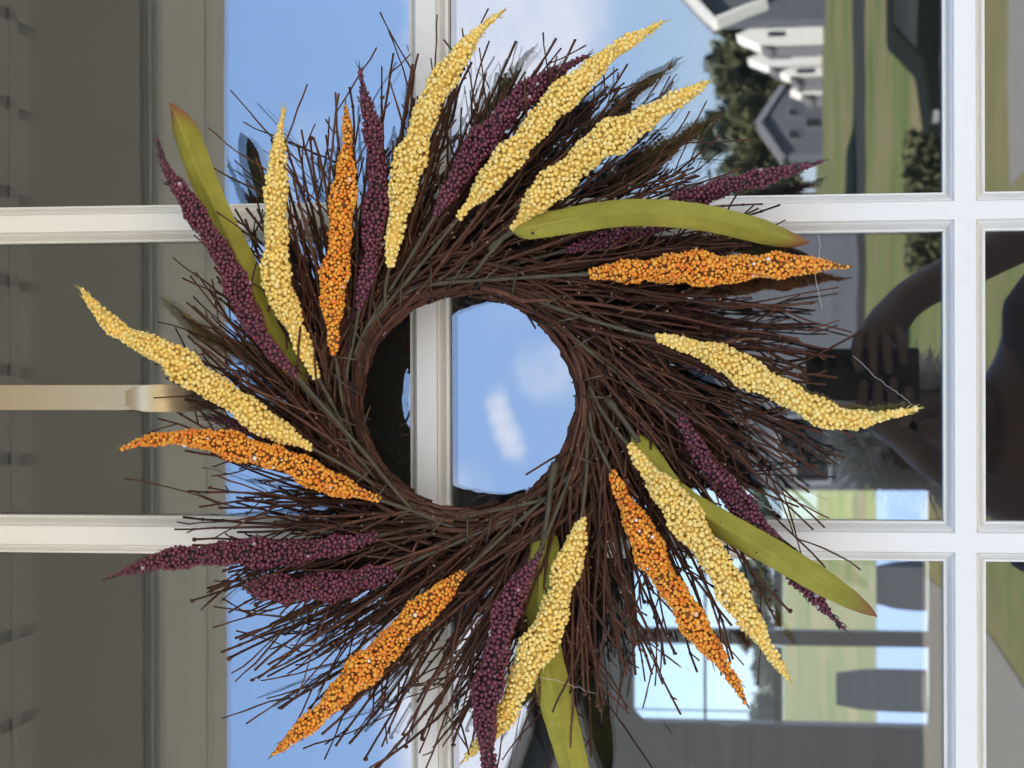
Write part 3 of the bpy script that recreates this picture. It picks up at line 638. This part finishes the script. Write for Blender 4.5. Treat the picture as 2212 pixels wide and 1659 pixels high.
for i, (pts, ra, rb, h0) in enumerate(twigs):
    if i < 300:
        m = MB(); add_twig(m, pts, ra, rb); m.build('twig', [TWIG, CUT], wre, smooth=True)
    else: add_twig(mass, pts, ra, rb)
for k in range(420):                        # twigs wrapped round the ring itself
    a0 = random.uniform(0, 2 * math.pi); r0 = random.choice((random.uniform(228, 250), random.uniform(230, 320))); hug = random.uniform(.5, 1.3); n = 14; h = random.uniform(.032, .083); rr = []
    out = random.uniform(10, 90)
    for j in range(n + 1):
        u, v = polar(r0 + out * (j / n) ** 2 + random.gauss(0, 1.6), a0 + hug * j / n); rr.append((u, v, h + random.gauss(0, .0006)))
    ra = random.uniform(3.6, 7.0)
    mass.tube([P(*p) for p in rr], [(ra - 1.2 * j / n) * SC * (1.18 if random.random() < .15 else 1) for j in range(n + 1)], 6, capmi=1)
mass.build('twig_mass', [TWIG, CUT], wre, smooth=True, kind='stuff')
m = MB(); ring = [P(*polar(282 + 5 * math.sin(5 * a), a), .055) for a in np.linspace(0, 2 * math.pi, 73)]
m.tube(ring, [30 * SC] * 73, 10, caps=False); m.build('ring_core', TWIG, wre, smooth=True)
# tie wire: slanting loops round the ring
for k in range(27):
    a = 2 * math.pi * k / 27 + random.uniform(-.05, .05); sl_ = random.uniform(-.10, .16); q = []
    for j in range(13):
        t = 2 * math.pi * j / 12; rr = 277 + 49 * math.cos(t); hh = .058 + .034 * math.sin(t)
        u, v = polar(rr, a + sl_ * (rr - 277) / 50); q.append(P(u, v, hh + random.gauss(0, .0006)))
    m = MB(); m.tube(q, [2.2 * SC] * 13, 6); m.build('tie_wire', WIRE, wre, smooth=True)

# bark flakes and lint caught on the ring
m = MB()
for k in range(90):
    u, v = polar(random.uniform(235, 400), random.uniform(0, 6.283)); h = random.uniform(.080, .092); an = random.uniform(0, 6.283); L = random.uniform(3, 11); w = random.uniform(1, 3)
    a = P(u, v, h); b_ = P(u + math.cos(an) * L, v + math.sin(an) * L, h + random.gauss(0, .003)); c = P(u + math.cos(an + 1.3) * w, v + math.sin(an + 1.3) * w, h + .001)
    m.poly_prism([a, c, b_ + (c - a) * .6, b_], (0, .0006, 0))
m.build('bark_flakes', mat('pale bark flake', (.2, .14, .085), .8, island=[(.10, .06, .035), (.24, .17, .10), (.42, .38, .32)]), wre, kind='stuff')
# hidden loop that hangs the wreath on the hook
m = MB(); m.tube([P(*p) for p in spline([(790, 800, .05), (600, 835, .05), (428, 850, .0460), (424, 862, .0445), (600, 880, .05), (800, 905, .05)], 30)], [2.4 * SC] * 30, 6); m.build('hanging_loop', WIRE, wre, smooth=True)

def icosphere(sub):
    t = (1 + 5 ** .5) / 2; v = [(-1, t, 0), (1, t, 0), (-1, -t, 0), (1, -t, 0), (0, -1, t), (0, 1, t), (0, -1, -t), (0, 1, -t), (t, 0, -1), (t, 0, 1), (-t, 0, -1), (-t, 0, 1)]
    v = [np.array(p) / math.sqrt(1 + t * t) for p in v]; f = [(0, 11, 5), (0, 5, 1), (0, 1, 7), (0, 7, 10), (0, 10, 11), (1, 5, 9), (5, 11, 4), (11, 10, 2), (10, 7, 6), (7, 1, 8), (3, 9, 4), (3, 4, 2), (3, 2, 6), (3, 6, 8), (3, 8, 9), (4, 9, 5), (2, 4, 11), (6, 2, 10), (8, 6, 7), (9, 8, 1)]
    for _ in range(sub):
        c = {}; nf = []
        def mid(a, b):
            k = (min(a, b), max(a, b))
            if k not in c: q = v[a] + v[b]; v.append(q / np.linalg.norm(q)); c[k] = len(v) - 1
            return c[k]
        for a, b, d in f:
            x, y, z = mid(a, b), mid(b, d), mid(d, a); nf += [(a, x, z), (b, y, x), (d, z, y), (x, y, z)]
        f = nf
    return np.array(v), np.array(f)
IV, IF = icosphere(1); IV2, IF2 = icosphere(2)
BERRY_ME = {}
for c in BERRY:
    me = bpy.data.meshes.new('berry'); me.from_pydata([tuple(p) for p in IV2], [], [tuple(int(x) for x in f) for f in IF2]); me.materials.append(BERRY[c])
    me.polygons.foreach_set('use_smooth', [True] * len(me.polygons)); BERRY_ME[c] = me
def berries_mesh(name, P_, Rr, m, parent):
    n = len(P_); org = np.array(ORG[parent.name]); nv, nf = len(IV), len(IF)
    co = (P_[:, None, :] + IV[None] * Rr[:, None, None] - org).reshape(-1, 3)
    fa = (IF[None] + (np.arange(n) * nv)[:, None, None]).reshape(-1)
    me = bpy.data.meshes.new(name); me.vertices.add(n * nv); me.vertices.foreach_set('co', co.astype(np.float32).ravel())
    me.loops.add(n * nf * 3); me.loops.foreach_set('vertex_index', fa.astype(np.int32)); me.polygons.add(n * nf)
    me.polygons.foreach_set('loop_start', (np.arange(n * nf) * 3).astype(np.int32)); me.polygons.foreach_set('loop_total', np.full(n * nf, 3, np.int32))
    me.polygons.foreach_set('use_smooth', np.ones(n * nf, bool)); me.materials.append(m); me.update(calc_edges=True); me.validate()
    o = bpy.data.objects.new(name, me); COL.objects.link(o); o.parent = parent; o['kind'] = 'stuff'
    return o
SIZES = {'yellow': (5.4, .85), 'orange': (4.8, 1.15), 'purple': (5.1, .8)}
WPR_T = [0, .05, .16, .32, .55, .75, .88, .96, 1]; WPR_W = [.30, .46, .82, 1, .98, .76, .50, .27, .14]
def spike(color, pts, width, label, stem=None, blunt=False, density=1.0):
    """pts: (u, v, h) from root to tip; width in photo pixels"""
    c = spline([(u, v, h * 1000) for u, v, h in pts], 60); ax = np.array([P(a[0], a[1], a[2] / 1000) for a in c]); n = len(ax)
    tan = np.gradient(ax, axis=0); tan /= np.linalg.norm(tan, axis=1)[:, None]
    n1 = np.cross(tan, [0, 1., 0]); n1 /= np.linalg.norm(n1, axis=1)[:, None]; n2 = np.cross(n1, tan)
    tt = np.linspace(0, 1, n); ww = np.interp(tt, WPR_T, WPR_W if not blunt else [.4, .6, .85, 1, 1, .95, .85, .7, .5])
    ph = random.uniform(0, 9); ww = ww * (1 + .13 * np.sin(tt * 17 + ph) + .09 * np.sin(tt * 43 + 2 * ph)); hw = width * .445 * SC * ww
    # core with awn
    m = MB(); m.tube(ax, list(np.maximum(hw * .66, .0008)), 8)
    e = ax[-1] + tan[-1] * 17 * SC
    for q in range(3):
        j = rng.normal(0, .12, 3); m.tube([ax[-3], ax[-1] + j * 8 * SC, e + j * 40 * SC * (q > 0)], [1.6 * SC, 1.3 * SC, .4 * SC], 4, mi=1)
    nb = {'yellow': 46, 'orange': 26, 'purple': 40}[color]
    for q in range(nb):
        i = int(rng.integers(8, n - 1)); an = rng.uniform(0, 2 * math.pi); d = n1[i] * math.cos(an) + n2[i] * math.sin(an)
        s = ax[i] + d * hw[i] * .55; t2 = ax[i] + d * (hw[i] + 4 * SC * rng.uniform(.3, 1)) + tan[i] * 20 * SC * rng.uniform(.5, 1.3)
        m.tube([s, (s + t2) / 2 + d * .0006, t2], [1.5 * SC, 1.2 * SC, .3 * SC], 4, mi=1)
    sp = m.build('berry_spike', [CORE[color], BRISTLE[color]], wre, smooth=True, label=label)
    rb0, sd = SIZES[color]; acc = np.zeros((1600, 3)); ar = np.zeros(1600); k = 0; fails = 0
    tries = int(8500 * density)
    w_i = hw / hw.sum(); idx = rng.choice(n, tries, p=w_i); ang = rng.uniform(0, 2 * math.pi, tries); rad = np.clip(rng.normal(rb0, sd, tries), 2.9, 7.6) * SC
    fr = rng.uniform(0, 1, tries); dep = rng.uniform(.86, 1.05, tries); lump = .10 * np.sin(ang * 3 + idx * .35 + ph)
    for q in range(tries):
        i = idx[q]; f = fr[q]; j = min(i + 1, n - 1); c0 = ax[i] * (1 - f) + ax[j] * f; R_ = (hw[i] * (1 - f) + hw[j] * f) * (1 + lump[q]); r = rad[q]
        if i > n - 8: r *= .85
        p = c0 + (n1[i] * math.cos(ang[q]) + n2[i] * math.sin(ang[q])) * max(R_ * dep[q] - r * .75, .0008)
        if k:
            dd = acc[:k] - p
            if ((dd * dd).sum(1) < (.79 * (ar[:k] + r)) ** 2).any(): continue
        acc[k] = p; ar[k] = r; k += 1
        if k == 1600: break
    acc, ar = acc[:k], ar[:k]
    front = np.argsort(-(ar / SC * .6 - (acc[:, 1] - ax[:, 1].mean()) / SC * .12))[:11]
    keep = np.ones(k, bool); keep[front] = False; org = np.array(ORG[wre.name])
    berries_mesh('berry_mass', acc[keep], ar[keep], BERRY[color], sp)
    for i in front:
        o = bpy.data.objects.new('berry', BERRY_ME[color]); COL.objects.link(o); o.parent = sp; o.location = tuple(acc[i] - org); o.scale = (ar[i],) * 3
    # stem back to the ring
    u0, v0, h0 = pts[0]; u1, v1, _ = pts[1]; du, dv = u0 - u1, v0 - v1; L = math.hypot(du, dv); du /= L; dv /= L
    rad0 = math.hypot(u0 - CU, v0 - CV); rho = max(255, min(300, rad0 * .72))
    if stem is None:
        best = None
        for s in np.linspace(40, 420, 60):
            rr = math.hypot(u0 + du * s - CU, v0 + dv * s - CV)
            if best is None or abs(rr - 268) < best[0]: best = (abs(rr - 268), s)
        s = best[1]; u2, v2 = u0 + du * s, v0 + dv * s
        a = math.atan2(v2 - CV, u2 - CU); u2, v2 = polar(270, a); u3, v3 = polar(262, a - .3)
        stem = [(u0 - du * 20, v0 - dv * 20, h0), ((u0 + u2) / 2 + random.uniform(-6, 6), (v0 + v2) / 2 + random.uniform(-6, 6), h0 - .004), (u2, v2, .082), (u3, v3, .074)]
    st = spline([(a, b, h * 1000) for a, b, h in stem], 18); m = MB()
    m.tube([P(a, b, h / 1000) for a, b, h in st], [(4.6 + .8 * math.sin(i * 1.7)) * SC for i in range(18)], 7)
    m.build('stem', STEM, sp, smooth=True)
    return sp
def H(pts, *hs):
    hs = list(hs); n = len(pts); t = np.linspace(0, len(hs) - 1, n)
    return [(u, v, float(np.interp(t[i], range(len(hs)), hs))) for i, (u, v) in enumerate(pts)]
SPIKES = [
 ('yellow', H([(685, 815), (640, 715), (598, 600), (597, 480), (598, 370), (603, 300), (611, 238)], .088, .100, .085), 66),
 ('yellow', H([(672, 968), (560, 905), (450, 828), (350, 762), (262, 716), (212, 672), (176, 626)], .092, .106, .092), 72),
 ('yellow', H([(843, 575), (855, 490), (880, 370), (922, 240), (985, 130), (1040, 62), (1083, 28)], .090, .100, .080), 70),
 ('yellow', H([(990, 470), (1060, 388), (1150, 280), (1240, 185), (1330, 108), (1428, 50)], .088, .104, .082), 68),
 ('yellow', H([(1105, 497), (1180, 415), (1270, 333), (1370, 268), (1450, 222), (1528, 178)], .092, .100, .082), 78),
 ('yellow', H([(1418, 728), (1520, 757), (1605, 800), (1685, 842), (1765, 888), (1850, 906), (1930, 894), (1978, 884)], .088, .104, .100), 66),
 ('yellow', H([(1360, 962), (1420, 1042), (1500, 1145), (1570, 1255), (1640, 1372), (1702, 1464)], .092, .112, .100), 76),
 ('yellow', H([(1260, 1118), (1225, 1230), (1185, 1350), (1130, 1460), (1080, 1560), (1003, 1640)], .090, .100, .085), 76),
 ('orange', H([(722, 765), (718, 660), (735, 500), (745, 380), (752, 300), (746, 230)], .088, .098, .085), 64),
 ('orange', H([(820, 1080), (720, 1045), (620, 998), (500, 962), (400, 945), (320, 952), (264, 968)], .088, .100, .085), 64),
 ('orange', H([(1275, 592), (1350, 586), (1480, 580), (1600, 580), (1700, 572), (1780, 573), (1830, 577)], .088, .100, .082), 72),
 ('orange', H([(1003, 1235), (920, 1312), (830, 1402), (740, 1492), (670, 1560), (590, 1630)], .088, .102, .090), 72),
 ('orange', H([(1322, 1020), (1365, 1112), (1420, 1220), (1475, 1310), (1530, 1390), (1580, 1462), (1610, 1516)], .088, .106, .098), 68),
 ('purple', H([(640, 812), (560, 722), (510, 612), (465, 525), (410, 442), (362, 368), (340, 302)], .096, .102, .090), 58),
 ('purple', H([(775, 665), (800, 560), (815, 430), (810, 310), (790, 220), (778, 150)], .086, .092, .080), 56),
 ('purple', H([(942, 462), (990, 382), (1060, 282), (1130, 212), (1200, 158), (1270, 120)], .086, .092, .078), 64),
 ('purple', H([(1222, 540), (1330, 512), (1430, 470), (1530, 415), (1630, 388), (1720, 364), (1776, 349)], .078, .074, .066), 56),
 ('purple', H([(1465, 892), (1520, 992), (1590, 1082), (1660, 1165), (1720, 1240), (1775, 1308), (1822, 1358)], .082, .078, .080), 58),
 ('purple', H([(1168, 1197), (1110, 1282), (1080, 1382), (1055, 1482), (1048, 1570), (1062, 1680), (1085, 1740)], .100, .112, .108), 66),
 ('purple', H([(815, 1158), (700, 1185), (600, 1195), (480, 1196), (380, 1206), (300, 1225), (232, 1250)], .086, .094, .080), 66),
 ('purple', H([(850, 1232), (740, 1262), (640, 1272), (534, 1268)], .086, .085, .102), 68),
 ('purple', H([(640, 950), (540, 925), (440, 900)], .066, .058, .052), 34)]
for i, (c, pts, w) in enumerate(SPIKES):
    spike(c, pts, w, {'yellow': 'pale yellow berry spike', 'orange': 'orange berry spike', 'purple': 'dark purple berry spike'}[c], blunt=(i == 20))

def leaf(pts, width, label, curl=.006, tip=(.8, .9, .95, .985), stem=None):
    c = spline([(u, v, h * 1000) for u, v, h in pts], 48); ax = np.array([P(a[0], a[1], a[2] / 1000) for a in c]); n = len(ax)
    tan = np.gradient(ax, axis=0); tan /= np.linalg.norm(tan, axis=1)[:, None]; side = np.cross(tan, [0, 1., 0]); side /= np.linalg.norm(side, axis=1)[:, None]
    tt = np.linspace(0, 1, n); ww = np.interp(tt, [0, .015, .04, .1, .25, .5, *tip, 1], [.22, .55, .8, .95, 1, 1, .90, .66, .44, .2, .02]); m = MB(); rows = []; K = 12; uvs = []
    for i in range(n):
        r = []
        for j in range(K + 1):
            s = j / K * 2 - 1; hwid = width / 2 * SC * ww[i] * (1 + .012 * math.sin(i * 1.9 + s * 3))
            yy = curl * (s * s) + .0022 * math.sin(i * .16 + len(label)) * s - .0026 * math.exp(-(s * 5) ** 2) + .0016 * math.sin(i * .25 + s * 2)
            r.append(ax[i] + side[i] * s * hwid + np.array([0, yy, 0]))
        rows.append(r)
    back = [[p + np.array([0, .0006, 0]) for p in r] for r in rows]
    m.quadgrid(rows); m.quadgrid([r[::-1] for r in back])
    # frayed threads on the rim
    for q in range(60):
        i = int(rng.integers(2, n - 3)); sgn = rng.choice((-1, 1)); p0 = rows[i][K if sgn > 0 else 0]; d = side[i] * sgn * rng.uniform(2, 8) * SC + tan[i] * rng.normal(0, 6) * SC
        m.tube([p0 - side[i] * sgn * .0008, p0 + d * .6, p0 + d], [.5 * SC, .4 * SC, .2 * SC], 3)
    o = m.build('leaf', LEAF, wre, smooth=True, label=label)
    uv = o.data.uv_layers.new(name='UVMap'); co = np.zeros(len(o.data.vertices) * 2)
    for i in range(n):
        for j in range(K + 1):
            k = i * (K + 1) + j; co[2 * k:2 * k + 2] = (i / (n - 1), j / K); k2 = n * (K + 1) + i * (K + 1) + (K - j); co[2 * k2:2 * k2 + 2] = (i / (n - 1), j / K)
    li = np.zeros(len(o.data.loops), np.int32); o.data.loops.foreach_get('vertex_index', li); uv.data.foreach_set('uv', co.reshape(-1, 2)[li].ravel())
    m = MB(); m.tube(list(ax[:34] + np.array([0, -.0010, 0])), list(np.linspace(2.6, 1.0, 34) * SC), 6); m.build('midrib', LEAF, o, smooth=True)
    if stem:
        st = spline([(a, b, h * 1000) for a, b, h in stem], 16); m = MB(); m.tube([P(a, b, h / 1000) for a, b, h in st], [(6 + 4 * (i > 11)) * SC for i in range(16)], 8); m.build('leaf_stem', STEM, o, smooth=True)
leaf(H([(655, 832), (600, 735), (545, 615), (482, 490), (430, 375), (395, 280), (367, 222)], .080, .078, .092), 60, 'green fabric leaf with a reddish blunt tip', tip=(.90, .95, .97, .99), stem=[(632, 800, .088), (660, 840, .09), (690, 868, .088), (720, 900, .080)])
leaf(H([(1110, 500), (1200, 480), (1350, 458), (1500, 466), (1620, 492), (1700, 515), (1750, 522)], .100, .108, .090), 57, 'broad green fabric leaf with a red tip', tip=(.84, .92, .96, .985), stem=[(1125, 492, .092), (1085, 515, .09), (1060, 540, .086)])
leaf(H([(1368, 940), (1450, 1062), (1560, 1135), (1680, 1202), (1790, 1268), (1895, 1333)], .090, .098, .095), 60, 'long green fabric leaf with a thin pointed tip', stem=[(1380, 955, .092), (1345, 905, .088), (1310, 860, .080)])
leaf(H([(1182, 1146), (1166, 1250), (1172, 1390), (1195, 1500), (1222, 1600), (1245, 1690), (1262, 1790)], .084, .088, .082), 72, 'wide green fabric leaf reaching the bottom edge', stem=[(1170, 1190, .097), (1183, 1110, .096), (1190, 1050, .090), (1200, 1000, .084)])
# cobweb threads
for q in ([(1768, 505, .09), (1772, 540, .092), (1762, 600, .09), (1775, 665, .085)], [(1842, 768, .085), (1890, 812, .088), (1940, 850, .095), (1985, 884, .1)], [(1700, 1120, .085), (1650, 1090, .09), (1600, 1050, .09)], [(1100, 1455, .1), (1200, 1470, .095), (1290, 1500, .088)], [(1400, 1395, .09), (1450, 1430, .085), (1490, 1450, .08)]):
    s = spline([(a, b, h * 1000) for a, b, h in q], 24); m = MB(); m.tube([P(a + random.gauss(0, 1.2), b + random.gauss(0, 1.2), h / 1000) for a, b, h in s], [.34 * SC] * 24, 4); m.build('cobweb_thread', SILK, wre)
